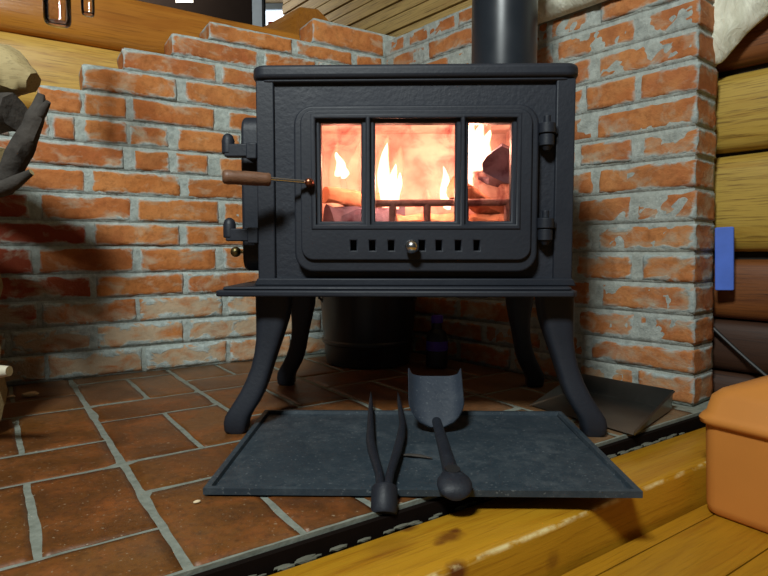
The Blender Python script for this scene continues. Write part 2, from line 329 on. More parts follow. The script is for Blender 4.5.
def brick_wall(name, rows, Z, d, o, smear_fn, red_fn, seed, mt=.0055, mats=('brick', 'mortar'), rec=.0035, fm=0.):
    bm = bmesh.new(); L = {k: bm.verts.layers.float.new(k) for k in ('edge', 'rnd', 'smear', 'red')}
    P = lambda s, dep, z: CORNER+d*s+o*dep+Vector((0, 0, z))
    rg = random.Random(seed)
    for k, row in enumerate(rows):
        z1, z0 = Z[k], Z[k+1]
        # mortar bed of this course
        s0 = -.10; s1 = row[-1][1]-.004
        nx = max(2, int((s1-s0)/.012)); nzn = 6; grid = []
        for i in range(nx+1):
            cl = []
            for j in range(nzn+1):
                s = s0+(s1-s0)*i/nx; z = z0+(z1-z0)*j/nzn
                dep = rec+.0035*nz((s, z, 3), 22, seed)+.0025*nz((s, z, 9), 60, seed)
                if i == nx: dep += .003*(rec > 0)
                cl.append(bm.verts.new(P(s, dep, z)))
            grid.append(cl)
        for i in range(nx):
            for j in range(nzn):
                f = bm.faces.new((grid[i][j], grid[i+1][j], grid[i+1][j+1], grid[i][j+1])); f.material_index = 1; f.smooth = True
        for z_, rev in ((nzn, 0), (0, 1)):      # top and bottom
            a, b = grid[0][z_], grid[nx][z_]
            zz = z1 if z_ else z0
            c1, c2 = bm.verts.new(P(s1, THK, zz)), bm.verts.new(P(s0, THK, zz))
            f = bm.faces.new([g[z_] for g in grid]+[c1, c2]); f.material_index = 1
        e = [grid[nx][j] for j in range(nzn+1)]
        f = bm.faces.new(e+[bm.verts.new(P(s1, THK, z1)), bm.verts.new(P(s1, THK, z0))]); f.material_index = 1
        # bricks
        for bi, (a, b) in enumerate(row):
            last = bi == len(row)-1
            jit = lambda m: rg.uniform(-m, m)
            za, zb = z0+mt+jit(.0015), z1-mt+jit(.0015); tilt = jit(.003); fwd = jit(.003)-.0015
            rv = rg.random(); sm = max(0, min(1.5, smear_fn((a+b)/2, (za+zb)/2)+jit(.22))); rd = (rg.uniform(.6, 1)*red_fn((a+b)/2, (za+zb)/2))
            nx = max(3, round((b-a)/.016)); ny = 5
            def at(u, v, dep, ins=0):
                s = a+(b-a)*u; z = za+(zb-za)*v+tilt*(u-.5)
                return s, z, dep
            front = []
            us = [0, .006/(b-a)]+[ (i)/nx for i in range(1, nx)]+[1-.006/(b-a), 1]
            vs = [0, .1]+[i/ny for i in range(1, ny)]+[.9, 1]
            h = zb-za
            for u in us:
                cl = []
                for v in vs:
                    s, z, _ = at(u, v, 0)
                    ed = min(u*(b-a), (1-u)*(b-a), v*h, (1-v)*h)
                    dep = fwd+.003*nz((s, z, seed), 18, seed)+.0015*nz((s, z, seed), 70, seed)-.001
                    if ed < 1e-6: dep += .005
                    # ragged outline
                    if u in (0, 1): s += .004*nz((s*3, z*40, bi+k), 1, seed)+(0)
                    if v in (0, 1): z += .0030*nz((s*30, z*3, bi-k), 1, seed)
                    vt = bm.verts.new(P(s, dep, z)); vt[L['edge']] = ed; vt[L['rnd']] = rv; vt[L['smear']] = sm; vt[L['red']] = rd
                    cl.append(vt)
                front.append(cl)
            for i in range(len(us)-1):
                for j in range(len(vs)-1):
                    f = bm.faces.new((front[i][j], front[i+1][j], front[i+1][j+1], front[i][j+1])); f.smooth = True
            # sides: ring to the back, with mid loops so that wall ends look like headers
            ring = [front[i][0] for i in range(len(us))]+[front[-1][j] for j in range(1, len(vs))]+[front[i][-1] for i in range(len(us)-2, -1, -1)]+[front[0][j] for j in range(len(vs)-2, 0, -1)]
            prev = ring
            for dd in (.012, .035, .065, .095, THK-.012, THK):
                cur = []
                for vt in ring:
                    q = bm.verts.new(vt.co+o*(dd-.004)+(d*(.002*nz(vt.co+o*dd, 25, seed)) if dd < THK else Vector((0, 0, 0))))
                    q[L['edge']] = min(dd, THK-dd, .03) if last else .03
                    if last:
                        zq = q.co.z; q[L['edge']] = max(0, min(dd, THK-dd, zq-za, zb-zq))
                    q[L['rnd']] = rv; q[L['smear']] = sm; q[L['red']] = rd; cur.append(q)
                for i in range(len(ring)):
                    j = (i+1) % len(ring); f = bm.faces.new((prev[i], prev[j], cur[j], cur[i])); f.smooth = True
                prev = cur
            bm.faces.new(prev)
    ob = finish(name, bm, list(mats), smooth=False)
    return tag(ob, kind='structure')
def smL(s, z):
    v = .12+.25*max(0, .45-z)/.45
    if z < .235: v += .95
    return v
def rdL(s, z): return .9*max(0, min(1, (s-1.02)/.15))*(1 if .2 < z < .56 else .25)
def smR(s, z): return .10+.42*max(0, min(1, (.85-z)/.35))
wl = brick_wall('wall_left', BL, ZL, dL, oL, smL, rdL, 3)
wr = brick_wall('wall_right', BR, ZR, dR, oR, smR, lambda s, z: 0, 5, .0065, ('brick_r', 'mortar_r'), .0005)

# ------------------------------------------------------------------ hearth of tiles, beam, board floor
HD = R(36.026); U = Vector((math.cos(HD), math.sin(HD), 0)); V = Vector((-math.sin(HD), math.cos(HD), 0))
bm = bmesh.new(); rl = bm.verts.layers.float.new('rnd'); dl = bm.verts.layers.float.new('dust')
def inside(p):   # in front of both brick walls
    return (p-CORNER).dot(oL) < .03 and (p-CORNER).dot(oR) < .03
cols = [(-1.0, -.565, 1), (-.56, -.125, 0), (-.118, .183, 1), (.197, .465, 0), (.479, .773, 1), (.787, 1.08, 0), (1.09, 1.39, 1), (1.40, 1.80, 0)]
tiles = []
for (u0, u1, odd) in cols:
    rows = [(.705, .823, 0), (.837, 1.113, 1), (1.127, 1.281, 0), (1.295, 1.583, 1), (1.597, 1.745, 0), (1.757, 2.03, 1), (2.04, 2.19, 0), (2.2, 2.48, 1), (2.49, 2.62, 0)] if odd else \
           [(.705, .963, 1), (.977, 1.123, 0), (1.137, 1.423, 1), (1.435, 1.585, 0), (1.599, 1.87, 1), (1.885, 2.03, 0), (2.04, 2.32, 1), (2.33, 2.5, 0)]
    for v0, v1, split in rows:
        if split:
            m = u0+(u1-u0)*(.56 if v0 == .705 else .52); tiles += [(u0, m-.006, v0, v1), (m+.006, u1, v0, v1)]
        else: tiles.append((u0, u1, v0, v1))
rg = random.Random(11)
gu, gv = .0008, .003
for (u0, u1, v0, v1) in tiles:
    c = U*((u0+u1)/2)+V*((v0+v1)/2)
    if not inside(c+(c-CORNER).normalized()*.25) and not inside(c): continue
    rv = rg.random(); dz = rg.uniform(-.0006, .0004); n = 14; g = []
    for i in range(n+1):
        cl = []
        for j in range(n+1):
            a, b = i/n, j/n
            u = u0-gu+(u1-u0+2*gu)*a; v = v0-gv+(v1-v0+2*gv)*b
            e = (i in (0, n)) or (j in (0, n))
            p = U*u+V*v
            if e: p += (U*nz(p, 28, 1)+V*nz(p, 28, 2))*.0022
            p.z = -.0002+dz+.0008*nz(p, 9)-(.0012 if e else 0)
            q = bm.verts.new(p); q[rl] = rv; q[dl] = max(0, min(1, (p.x-.05)*2.2), min(1, (v-1.50)*1.6))*.85; cl.append(q)
        g.append(cl)
    for i in range(n):
        for j in range(n):
            f = bm.faces.new((g[i][j], g[i+1][j], g[i+1][j+1], g[i][j+1])); f.smooth = True
    ring = [g[i][0] for i in range(n+1)]+[g[n][j] for j in range(1, n+1)]+[g[i][n] for i in range(n-1, -1, -1)]+[g[0][j] for j in range(n-1, 0, -1)]
    lo = []
    for q in ring:
        w_ = bm.verts.new(q.co-Vector((0, 0, .012))); w_[rl] = rv; lo.append(w_)
    for i in range(len(ring)):
        j = (i+1) % len(ring); bm.faces.new((ring[i], ring[j], lo[j], lo[i]))
# grout bed / slab
def uvbox(bm, u0, u1, v0, v1, z0, z1, mi):
    vs = []
    for (u, v) in ((u0, v0), (u1, v0), (u1, v1), (u0, v1)):
        p = U*u+V*v; vs.append((bm.verts.new((p.x, p.y, z0)), bm.verts.new((p.x, p.y, z1))))
    for i in range(4):
        j = (i+1) % 4; f = bm.faces.new((vs[i][0], vs[j][0], vs[j][1], vs[i][1])); f.material_index = mi
    for k in (0, 1):
        f = bm.faces.new([x[k] for x in vs]); f.material_index = mi
uvbox(bm, -1.0, 1.80, .697, 2.75, -.10, -.0018, 1)
tag(finish('floor_hearth', bm, ['tile', 'grout'], smooth=False), kind='structure')
bm = bmesh.new(); uvbox(bm, -1.0, 1.80, .6865, .6965, -.10, -.0085, 0); tag(finish('slab_gap_shade', bm, 'dark_wood', smooth=False), kind='structure')  # added dark strip, shade of slab face and gap put into colour
# worn beam in front of the hearth (own local frame, grain along x)
bm = bmesh.new()
n = 60
prof = [(-.068, -.075), (-.068, .066), (-.064, .073), (-.055, .0755), (0, .0758), (.050, .0750), (.0565, .072), (.058, .06), (.058, -.075)]
rings = []
for i in range(n+1):
    x = -1.6+2.9*i/n
    rr = []
    for k, (y, z) in enumerate(prof):
        wv = .003*nz((x*3, y*20, z*10), 1, 4) if 0 < k < len(prof)-1 else 0
        if k in (1, 2, 3): wv += .003*nz((x*25, k, 0), 1, 5)
        rr.append(bm.verts.new((x, y+wv, z+wv*.5)))
    rings.append(rr)
for a, b in zip(rings, rings[1:]):
    for k in range(len(prof)):
        f = bm.faces.new((a[k], a[(k+1) % len(prof)], b[(k+1) % len(prof)], b[k])); f.smooth = True
bm.faces.new(rings[0]); bm.faces.new(rings[-1][::-1])
bc = U*.47+V*.619; bc.z = -.100
tag(finish('trim_1', bm, 'beam', angle=50, loc=bc, rot=(0, 0, HD)), kind='structure')
# mortar crumbs and splinters in the gap between tiles and beam
bm = bmesh.new()
for i in range(90):
    u = rg.uniform(-.1, 1.3); p = U*u+V*(.6825+rg.uniform(-.004, .004)); r = rg.uniform(.002, .005)
    m = bmesh.ops.create_icosphere(bm, subdivisions=1, radius=r, matrix=Matrix.Translation((p.x, p.y, -.031+r*.5)) @ Matrix.Rotation(HD, 4, 'Z') @ Matrix.Diagonal((3.5, 1, .7, 1)))
gp = finish('mortar_rubble', bm, 'rubble'); tag(gp, 'crumbly grey mortar rubble in the gap between tiles and pine beam', 'rubble', kind='stuff')
bm = bmesh.new()
vv = .542
k = 0
while vv > -1.0:
    v0 = vv-.112
    if k == 0: v0 = .510
    prof = [(v0+.0012, -.125), (v0+.0012, -.1015), (v0+.003, -.1), (vv-.003, -.1), (vv-.0012, -.1015), (vv-.0012, -.125)]
    a = [bm.verts.new((-2.2, y, z)) for y, z in prof]; b = [bm.verts.new((2.4, y, z)) for y, z in prof]
    bm.faces.new(a); bm.faces.new(b[::-1])
    for i in range(len(prof)):
        j = (i+1) % len(prof); bm.faces.new((a[i], b[i], b[j], a[j]))
    vv = v0; k += 1
box(bm, -2.2, 2.4, -1.1, 2.9, -.16, -.127)
tag(finish('floor', bm, 'floorwood', smooth=False, rot=(0, 0, HD)), kind='structure')

# ------------------------------------------------------------------ log walls and boards behind
hL = math.atan2(dL.y, dL.x); hR = math.atan2(dR.y, dR.x)
def logs(name, d, o, off, s0, s1, bands, kind='structure'):
    """stack of horizontal logs with flattened faces, local x along the wall"""
    h = math.atan2(d.y, d.x); bm = bmesh.new(); mats = []
    sgn = 1 if Vector((-math.sin(h), math.cos(h), 0)).dot(o) > 0 else -1
    for (z0, z1, m) in bands:
        if m not in mats: mats.append(m)
        mi = mats.index(m); zc = (z0+z1)/2; hz = (z1-z0)/2; N = 22; K = 20
        rings = []
        for i in range(K+1):
            s = s0+(s1-s0)*i/K; rr = []
            for k in range(N):
                a = 2*math.pi*k/N; ca, sa = math.cos(a), math.sin(a)
                y = .075*math.copysign(abs(ca)**.30, ca); z = hz*math.copysign(abs(sa)**.8, sa)*.985
                wb = .006*nz((s*1.5, zc*4, 0), 1, 6)+.002*nz((s*6, a, zc), 1, 7)
                rr.append(bm.verts.new((s, sgn*(.09)-sgn*y+wb, zc+z+wb)))
            rings.append(rr)
        for a, b in zip(rings, rings[1:]):
            for k in range(N):
                f = bm.faces.new((a[k], a[(k+1) % N], b[(k+1) % N], b[k])); f.smooth = True; f.material_index = mi
        for e in (rings[0], rings[-1][::-1]):
            f = bm.faces.new(e); f.material_index = mi
    mats.append('gap_shade'); box(bm, s0+.02, s1-.02, *sorted((sgn*.07, sgn*.12)), bands[0][0], bands[-1][1]-.06, len(mats)-1)  # added dark backing, paints the shade in the gaps between logs
    p = CORNER+o*off
    return finish(name, bm, mats, smooth=False, loc=p, rot=(0, 0, h))
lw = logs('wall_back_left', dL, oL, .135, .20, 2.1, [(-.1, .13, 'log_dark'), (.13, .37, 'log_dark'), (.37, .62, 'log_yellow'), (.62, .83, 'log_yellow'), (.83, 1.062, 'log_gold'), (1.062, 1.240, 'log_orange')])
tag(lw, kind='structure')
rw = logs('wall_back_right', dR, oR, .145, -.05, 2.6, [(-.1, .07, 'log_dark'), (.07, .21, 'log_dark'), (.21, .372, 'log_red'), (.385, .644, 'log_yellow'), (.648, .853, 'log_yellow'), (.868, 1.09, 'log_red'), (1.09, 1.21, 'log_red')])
tag(rw, kind='structure')
# board partition above the right brick wall
bm = bmesh.new()
z = 1.18; k = 0
while z < 2.5:
    hh = .075 if z < 1.3 else .048+.02*((k*37) % 5)/5
    x0, x1, y0, y1 = -1.05, 2.6, .02+.004*(k % 2), .05
    vs = box(bm, x0, x1, y0, y1, z+.003, z+hh-.003); z += hh; k += 1
box(bm, -1.05, 2.6, .052, .06, 1.18, z)
tag(finish('wall_boards', bm, 'planks', smooth=False, bevel=.002, loc=CORNER+oR*.145, rot=(0, 0, hR)), kind='structure')
# log end sticking out where the walls cross
bm = bmesh.new(); tube(bm, [(-.54, 0, 1.41), (-.57, 0, 1.412), (-.9, 0, 1.415), (-1.22, 0, 1.42)], [.104, .118, .122, .125], 9)
o = finish('trim_2', bm, 'log_orange', angle=30, loc=CORNER+oR*.03, rot=(0, 0, hR)); tag(o, kind='structure')
# far room
bm = bmesh.new(); box(bm, -4.2, 3.2, 5.2, 5.3, -.1, 2.6); tag(finish('wall_far', bm, 'log_dark', smooth=False), kind='structure')
bm = bmesh.new(); box(bm, -3.2, 3.2, -1.6, 5.3, 2.55, 2.6); tag(finish('ceiling', bm, 'plaster', smooth=False), kind='structure')

# ------------------------------------------------------------------ wood stove
ST = empty('wood_stove', (.032, 1.22, 0))
tag(ST, 'black cast-iron wood stove on curved legs with fire behind its windows', 'stove')
# local frame: x centred on stove, y=0 at the front face plane
def sx(px, Y=1.2): # metric x on the front plane for a measured value
    return px
# body shell: hollow, walls with rounded front corners
def shell_section(w, r):
    pts = []
    yb = .42
    for cx, a0 in ((-w+r, 180), (w-r, 270)):
        for k in range(7):
            a = R(a0+90*k/6); pts.append((cx+r*math.cos(a), .012+r+r*math.sin(a)))
    pts += [(w, yb), (-w, yb)]
    return pts
body = bmesh.new()
outer = shell_section(.336, .028)
ring0 = [body.verts.new((x, y, .317)) for x, y in outer]; ring1 = [body.verts.new((x, y, .748)) for x, y in outer]
N = len(outer)
for i in range(N):
    j = (i+1) % N
    a, b = outer[i], outer[j]
    if abs(a[1]-.012) < 1e-6 and abs(b[1]-.012) < 1e-6: continue     # front stays open for the door plate
    body.faces.new((ring0[i], ring0[j], ring1[j], ring1[i]))
body.faces.new(ring0)
finish('body', body, 'iron', ST)
# front plate with the fire opening and the raised border
dw = [(-.196, .214), (.448, .657)]
fire_open = [(-.20, .44), (.222, .44), (.222, .662), (-.20, .662)]
plate('front_plate', [(-.312, .317), (.312, .317), (.312, .748), (-.312, .748)], [fire_open], .010, .024, 'iron_rough', ST, .001)
bm = bmesh.new()
# moulded frame around the front plate
for (x0, x1, z0, z1) in ((-.3335, -.296, .319, .747), (.294, .3335, .319, .747), (-.296, .294, .741, .747), (-.296, .294, .319, .326)):
    box(bm, x0, x1, .001, .014, z0, z1)
finish('front_moulding', bm, 'iron', ST, bevel=.004, seg=3)
# top plate
bm = bmesh.new(); prism(bm, rrect(-.342, .342, -.008, .445, .03), .748, .777, 'z')
finish('top_plate', bm, 'iron', ST, bevel=.009, seg=4)
bm = bmesh.new(); prism(bm, rrect(-.3365, .3365, -.001, .44, .03), .742, .749, 'z')
finish('top_moulding', bm, 'iron', ST, bevel=.003, seg=2)
# ash shelf under the body
bm = bmesh.new()
prism(bm, [(-.411, -.045), (-.400, -.053), (.322, -.053), (.332, -.040), (.338, 0), (.338, .43), (-.338, .43), (-.345, .30), (-.395, .26), (-.407, .20)], .296, .309, 'z')
prism(bm, [(-.398, -.040), (.318, -.040), (.324, -.03), (.328, 0), (.328, .42), (-.338, .42), (-.335, .29), (-.385, .25), (-.396, .18)], .309, .316, 'z')
finish('ash_shelf', bm, 'iron', ST, bevel=.004, seg=3)
bm = bmesh.new(); prism(bm, [(-.342, .316), (.342, .316), (.334, .332), (-.334, .332)], -.004, .42)
finish('base_moulding', bm, 'iron', ST, bevel=.003)
# legs
sec = [  # z, outer x, inner x, y front, y back
 (.297, .345, .268, .002, .075), (.27, .345, .270, .002, .074), (.24, .344, .275, .000, .070), (.20, .343, .287, -.003, .062), (.17, .346, .297, -.006, .055),
 (.14, .352, .306, -.010, .046), (.11, .363, .314, -.016, .036), (.085, .375, .323, -.021, .029), (.065, .387, .333, -.025, .024), (.048, .398, .344, -.028, .021),
 (.036, .405, .351, -.030, .020), (.022, .408, .356, -.031, .019), (.006, .407, .358, -.030, .019), (0, .403, .361, -.027, .016)]
def leg(name, sgx, back):
    bm = bmesh.new(); rings = []
    for (z, xo, xi, yf, yb) in sec:
        if back: yf, yb = .43-yb, .43-yf
        cx, hx, cy, hy = (xo+xi)/2, (xo-xi)/2, (yf+yb)/2, (yb-yf)/2
        if back: cx -= .022*(1-z/.3)
        rr = []
        for k in range(24):
            a = 2*math.pi*(k+.5)/24; c, s = math.cos(a), math.sin(a); e = .5
            rr.append(bm.verts.new((sgx*(cx+hx*math.copysign(abs(c)**e, c)), cy+hy*math.copysign(abs(s)**e, s), z)))
        rings.append(rr)
    for a, b in zip(rings, rings[1:]):
        for k in range(24): bm.faces.new((a[k], a[(k+1) % 24], b[(k+1) % 24], b[k]))
    bm.faces.new(rings[0]); bm.faces.new(rings[-1][::-1])
    return finish(name, bm, 'iron', ST, angle=60)
for sgx in (-1, 1):
    for back in (0, 1): leg('leg', sgx, back)
# door
door = None
wins = [(-.195, -.111), (-.082, .084), (.111, .199)]   # three openings
zw0, zw1 = .452, .653
holes = [[(a, zw0), (b, zw0), (b, zw1), (a, zw1)] for a, b in wins]
vents = [-.1267, -.0876, -.0485, .0154, .0504, .0903, .1286]
vh = [[(x-.0062, .391), (x+.0062, .391), (x+.0062, .412), (x-.0062, .412)] for x in vents]
door = plate('door', rrect(-.251, .255, .346, .690, .040), holes+vh, -.018, .010, 'iron', ST, .005, 4)
plate('door_panel', rrect(-.236, .240, .371, .679, .026), [[(-.206, .442), (.211, .442), (.211, .664), (-.206, .664)]]+vh, -.026, -.0175, 'iron', door, .003, 3)
plate('window_frame', [(-.214, .434), (.218, .434), (.218, .671), (-.214, .671)], [[(-.204, .445), (-.101, .445), (-.101, .661), (-.204, .661)], [(-.0915, .445), (.0935, .445), (.0935, .661), (-.0915, .661)], [(.103, .445), (.208, .445), (.208, .661), (.103, .661)]], -.0285, -.0178, 'iron', door, .0035, 3)
bm = bmesh.new(); box(bm, -.14, .145, .0102, .0125, .385, .418); finish('vent_shade', bm, 'black', door, smooth=False)  # black backing, painted shade of the vent slots
for a, b in wins:
    bm = bmesh.new(); box(bm, a-.003, b+.003, -.004, 0, zw0-.003, zw1+.003); finish('window_pane', bm, 'glass', door, smooth=False)
bm = bmesh.new(); tube(bm, [(-.006, -.016, .399), (-.006, -.034, .399)], .004, 12)
bmesh.ops.create_uvsphere(bm, u_segments=24, v_segments=16, radius=.0145, matrix=Matrix.Translation((-.006, -.044, .399)))
tag(finish('air_knob', bm, 'chrome', door, angle=80), 'shiny round steel knob')
# hinges on the right of the door
for zc in (.632, .438):
    hb = bmesh.new()
    tube(hb, [(.272, -.012, zc-.026), (.272, -.012, zc-.003)], .0150, 18); tube(hb, [(.272, -.012, zc-.001), (.272, -.012, zc+.020)], .0175, 18)
    tube(hb, [(.272, -.012, zc+.020), (.272, -.012, zc+.036)], .0075, 12)
    tube(hb, [(.272, -.012, zc-.036), (.272, -.012, zc-.026)], [.006, .013], 16)
    box(hb, .24, .272, -.010, .002, zc-.02, zc+.0); box(hb, .272, .296, -.006, .004, zc-.0, zc+.016)
    finish('hinge', hb, 'iron', ST, bevel=.0012)
# latch with wooden grip on a steel rod, held off the front
hb = bmesh.new()
tube(hb, [(-.216, -.016, .530), (-.216, -.042, .530)], [.011, .0085], 20)
bmesh.ops.create_uvsphere(hb, u_segments=16, v_segments=10, radius=.0085, matrix=Matrix.Translation((-.216, -.044, .530)))
lt = finish('latch_hub', hb, 'copper', ST, angle=50); tag(lt, 'coppery latch nut')
hb = bmesh.new(); tube(hb, [(-.222, -.040, .5305), (-.300, -.075, .534)], .0042, 12); tag(finish('latch_rod', hb, 'chrome', lt), 'bright steel rod')
hb = bmesh.new(); p0 = Vector((-.289, -.070, .532)); p1 = Vector((-.374, -.105, .5335)); prof = [(0, .0115), (.04, .0135), (.12, .0130), (.3, .0138), (.5, .0140), (.75, .0135), (.9, .0145), (.97, .0130), (1, .0095)]
tube(hb, [p0.lerp(p1, a) for a, _ in prof], [b for _, b in prof], 24); g = finish('latch_grip', hb, 'handle_wood', lt, angle=50); tag(g, 'turned brown wooden grip')
# side loading door on the left
bm = bmesh.new(); prism(bm, rrect(.055, .335, .345, .690, .035), -.382, -.334)
me_ = Matrix(((0, 1, 0, 0), (1, 0, 0, 0), (0, 0, 1, 0), (0, 0, 0, 1)))
for v in bm.verts: v.co = me_ @ v.co
sd = finish('side_door', bm, 'iron', ST, bevel=.007, seg=3)
bm = bmesh.new(); prism(bm, rrect(.085, .305, .375, .66, .03), -.390, -.381)
for v in bm.verts: v.co = me_ @ v.co
finish('side_door_panel', bm, 'iron', sd, bevel=.006, seg=3)
for zc in (.610, .432):
    bm = bmesh.new()
    box(bm, -.402, -.334, -.002, .022, zc-.021, zc+.006)
    tube(bm, [(-.396, .010, zc-.014), (-.396, .010, zc+.014), (-.396, .010, zc+.024), (-.396, .010, zc+.029)], [.0135, .0135, .0105, .004], 18)
    box(bm, -.355, -.332, -.004, .05, zc-.026, zc+.008)
    finish('hinge_bracket', bm, 'iron', ST, bevel=.0025)
bm = bmesh.new(); bmesh.ops.create_uvsphere(bm, u_segments=16, v_segments=10, radius=.012, matrix=Matrix.Translation((-.405, .085, .388)))
tube(bm, [(-.405, .085, .388), (-.378, .09, .388)], .004, 10)
tag(finish('side_latch_knob', bm, 'brass', sd, angle=80), 'dull brass knob')
# firebox lining
bm = bmesh.new()
X0, X1, Y0, Y1, Z0, Z1 = -.235, .25, .026, .33, .425, .70
box(bm, X0-.02, X1+.02, Y1, Y1+.02, Z0-.02, Z1+.02); box(bm, X0-.02, X0, Y0, Y1, Z0-.02, Z1+.02); box(bm, X1, X1+.02, Y0, Y1, Z0-.02, Z1+.02)
box(bm, X0-.02, X1+.02, Y0, Y1+.02, Z0-.04, Z0-.0); box(bm, X0-.02, X1+.02, Y0, Y1+.02, Z1, Z1+.02)
finish('firebox_lining', bm, 'firebrick', ST, smooth=False)
# fire bars standing behind the glass
bm = bmesh.new(); tube(bm, [(-.100, .045, .494), (.235, .045, .496)], .0078, 12)
for x in (-.046, .029, .112, .205): tube(bm, [(x, .046, .424), (x, .046, .494)], .0085, 10)
finish('fire_bars', bm, 'bars', ST)

# ---- fire: logs, embers, flames (things inside the stove)
SX, SY = .032, 1.22
def firelog(pts, rad, mat, label, seed, n=12):
    bm = bmesh.new(); P = [Vector(p) for p in pts]; a, b = P[0], P[-1]; K = 10
    c = [a.lerp(b, i/K) for i in range(K+1)]; rings = tube(bm, c, rad, n)
    for v in bm.verts: v.co += Vector((nz(v.co, 25, seed), nz(v.co, 25, seed+1), nz(v.co, 25, seed+2)))*rad*.4
    o = finish('burning_log' if mat == 'firelog' else 'charred_log', bm, mat, angle=30); o.location = (SX, SY, 0)
    return tag(o, label, 'firewood')
firelog([(-.20, .15, .462), (-.03, .26, .475)], .032, 'charlog', 'dark charred log low behind the left stove window', 1)
firelog([(-.205, .13, .520), (-.05, .27, .512)], .020, 'firelog', 'brown log lying above the charred one behind the left window', 2)
firelog([(.09, .11, .535), (.235, .25, .478)], .026, 'firelog', 'brown log slanting down to the right behind the right window', 3)
firelog([(.200, .10, .585), (.215, .30, .600)], .040, 'charlog', 'thick bluish-black log end at the right edge of the right window', 4)
firelog([(-.04, .17, .448), (.235, .19, .45)], .030, 'firelog', 'glowing orange log on the embers below the fire bars', 5)
bm = bmesh.new()
nx, ny = 40, 22; g = []
for i in range(nx+1):
    g.append([bm.verts.new((X0+.004+(X1-X0-.008)*i/nx, Y0+.01+(Y1-Y0-.014)*j/ny, .428+.022*abs(nz((i*.35, j*.35, 0), 1, 9))+.012*(j/ny))) for j in range(ny+1)])
for i in range(nx):
    for j in range(ny): bm.faces.new((g[i][j], g[i+1][j], g[i+1][j+1], g[i][j+1]))
eb = finish('ember_bed', bm, 'embers'); eb.location = (SX, SY, 0); tag(eb, 'bed of glowing embers inside the stove', 'embers', kind='stuff')
def flame(lobes, label, mat='flame', seed=1):
    """a flame as a cluster of tapering tongues: (x, y, z0, height, radius, lean)"""
    bm = bmesh.new(); K = 24; N = 20
    for q, (x, y, z0, h, wd, lean) in enumerate(lobes):
        rings = []
        for i in range(K+1):
            f = i/K
            r = wd*max(.03, (f+.05)**.45*(1-f)**.80*1.75)
            cx = x+lean*f*f+.004*math.sin(f*6+seed+q); cy = y+.004*math.cos(f*5+seed+q)
            rings.append([bm.verts.new((cx+r*math.cos(2*math.pi*k/N)*(1+.22*nz((k*.7, f*4, seed+q))), cy+r*.6*math.sin(2*math.pi*k/N), z0+h*f)) for k in range(N)])
        for a, b in zip(rings, rings[1:]):
            for k in range(N): bm.faces.new((a[k], a[(k+1) % N], b[(k+1) % N], b[k]))
        bm.faces.new(rings[0][::-1]); bm.faces.new(rings[-1])
    o = finish('flame', bm, mat, angle=180); o.location = (SX, SY, 0)
    return tag(o, label, 'flame', 'flames of the stove fire')
flame([(-.066, .12, .490, .150, .020, .004), (-.050, .13, .488, .105, .018, .006), (-.040, .12, .486, .085, .015, .008)], 'broad white flame at the left of the middle window', seed=1)
flame([(-.075, .16, .50, .165, .030, .012), (-.050, .17, .50, .14, .030, .02)], 'added orange glow veil behind the broad flame of the middle window', 'flame2', seed=2)  # added veil, imitates the glow around the flames
flame([(.080, .15, .490, .100, .015, -.010), (.088, .16, .488, .060, .012, -.004)], 'pointed white flame at the right of the middle window', seed=3)
flame([(.038, .18, .485, .055, .007, -.002)], 'thin short flame between the bigger ones in the middle window', 'flame2', seed=4)
flame([(-.180, .22, .575, .060, .016, -.004), (-.170, .22, .57, .04, .012, .004)], 'small bright flame at the left of the left window', seed=5)
flame([(-.195, .23, .50, .17, .020, .01), (-.150, .24, .53, .14, .022, .02)], 'added orange glow veil in the left window', 'flame2', seed=7)  # glow veil, added like the one in the middle window
flame([(.130, .16, .560, .140, .030, .012), (.152, .17, .580, .115, .030, .012), (.172, .18, .600, .08, .022, .01), (.134, .15, .540, .08, .014, -.002)], 'broad white flame at the left of the right window', seed=6)
flame([(.165, .20, .57, .13, .032, .02)], 'added orange glow veil in the right window', 'flame2', seed=8)  # another added veil of imitated glow
for (x, y, z, e) in ((-.05, .12, .55, 1.5), (.07, .13, .52, .8), (.14, .13, .62, 1.6), (-.165, .15, .60, .8)):
    lamp('fire_light', 'POINT', (SX+x, SY+y, z), e*1.4, (1, .41, .27), .018)

# ------------------------------------------------------------------ flue pipe
bm = bmesh.new(); lathe(bm, [(.082, .778), (.083, .80), (.083, 1.3), (.083, 2.55)], 64)
fp = finish('flue_pipe', bm, 'pipe', angle=60, loc=(.270, 1.525, 0)); tag(fp, 'black round flue pipe rising from the top of the stove', 'flue pipe')
bm = bmesh.new(); lathe(bm, [(.091, .7775), (.091, .780), (.086, .784), (.0835, .784)], 64); finish('collar', bm, 'iron', fp)

# ------------------------------------------------------------------ hearth tray and tools
bm = bmesh.new()
tp = [(-.347, -.243), (.347, -.243), (.350, .210), (-.350, .210)]
def quadring(off, z): return [bm.verts.new((x-math.copysign(off, x), y-math.copysign(off, y), z)) for x, y in tp]
rs = [quadring(.004, 0), quadring(0, .002), quadring(0, .0125), quadring(.004, .0135), quadring(.010, .0125), quadring(.012, .0055)]
for a, b in zip(rs, rs[1:]):
    for i in range(4): bm.faces.new((a[i], a[(i+1) % 4], b[(i+1) % 4], b[i]))
bm.faces.new(rs[0][::-1])
# slightly dished floor
n = 24; g = []
for i in range(n+1):
    g.append([bm.verts.new((-.336+.672*i/n, -.232+.431*j/n, .0055+.0015*nz((i*.4, j*.4, 0), 1, 3)*(0 < i < n and 0 < j < n))) for j in range(n+1)])
for i in range(n):
    for j in range(n): bm.faces.new((g[i][j], g[i+1][j], g[i+1][j+1], g[i][j+1]))
bmesh.ops.remove_doubles(bm, verts=bm.verts, dist=.0001)
tr = finish('hearth_tray', bm, 'iron_tray', angle=35, loc=(.034, 1.128, .0012), rot=(0, 0, .008)); tag(tr, 'wide shallow black iron tray on the hearth in front of the stove', 'tray')

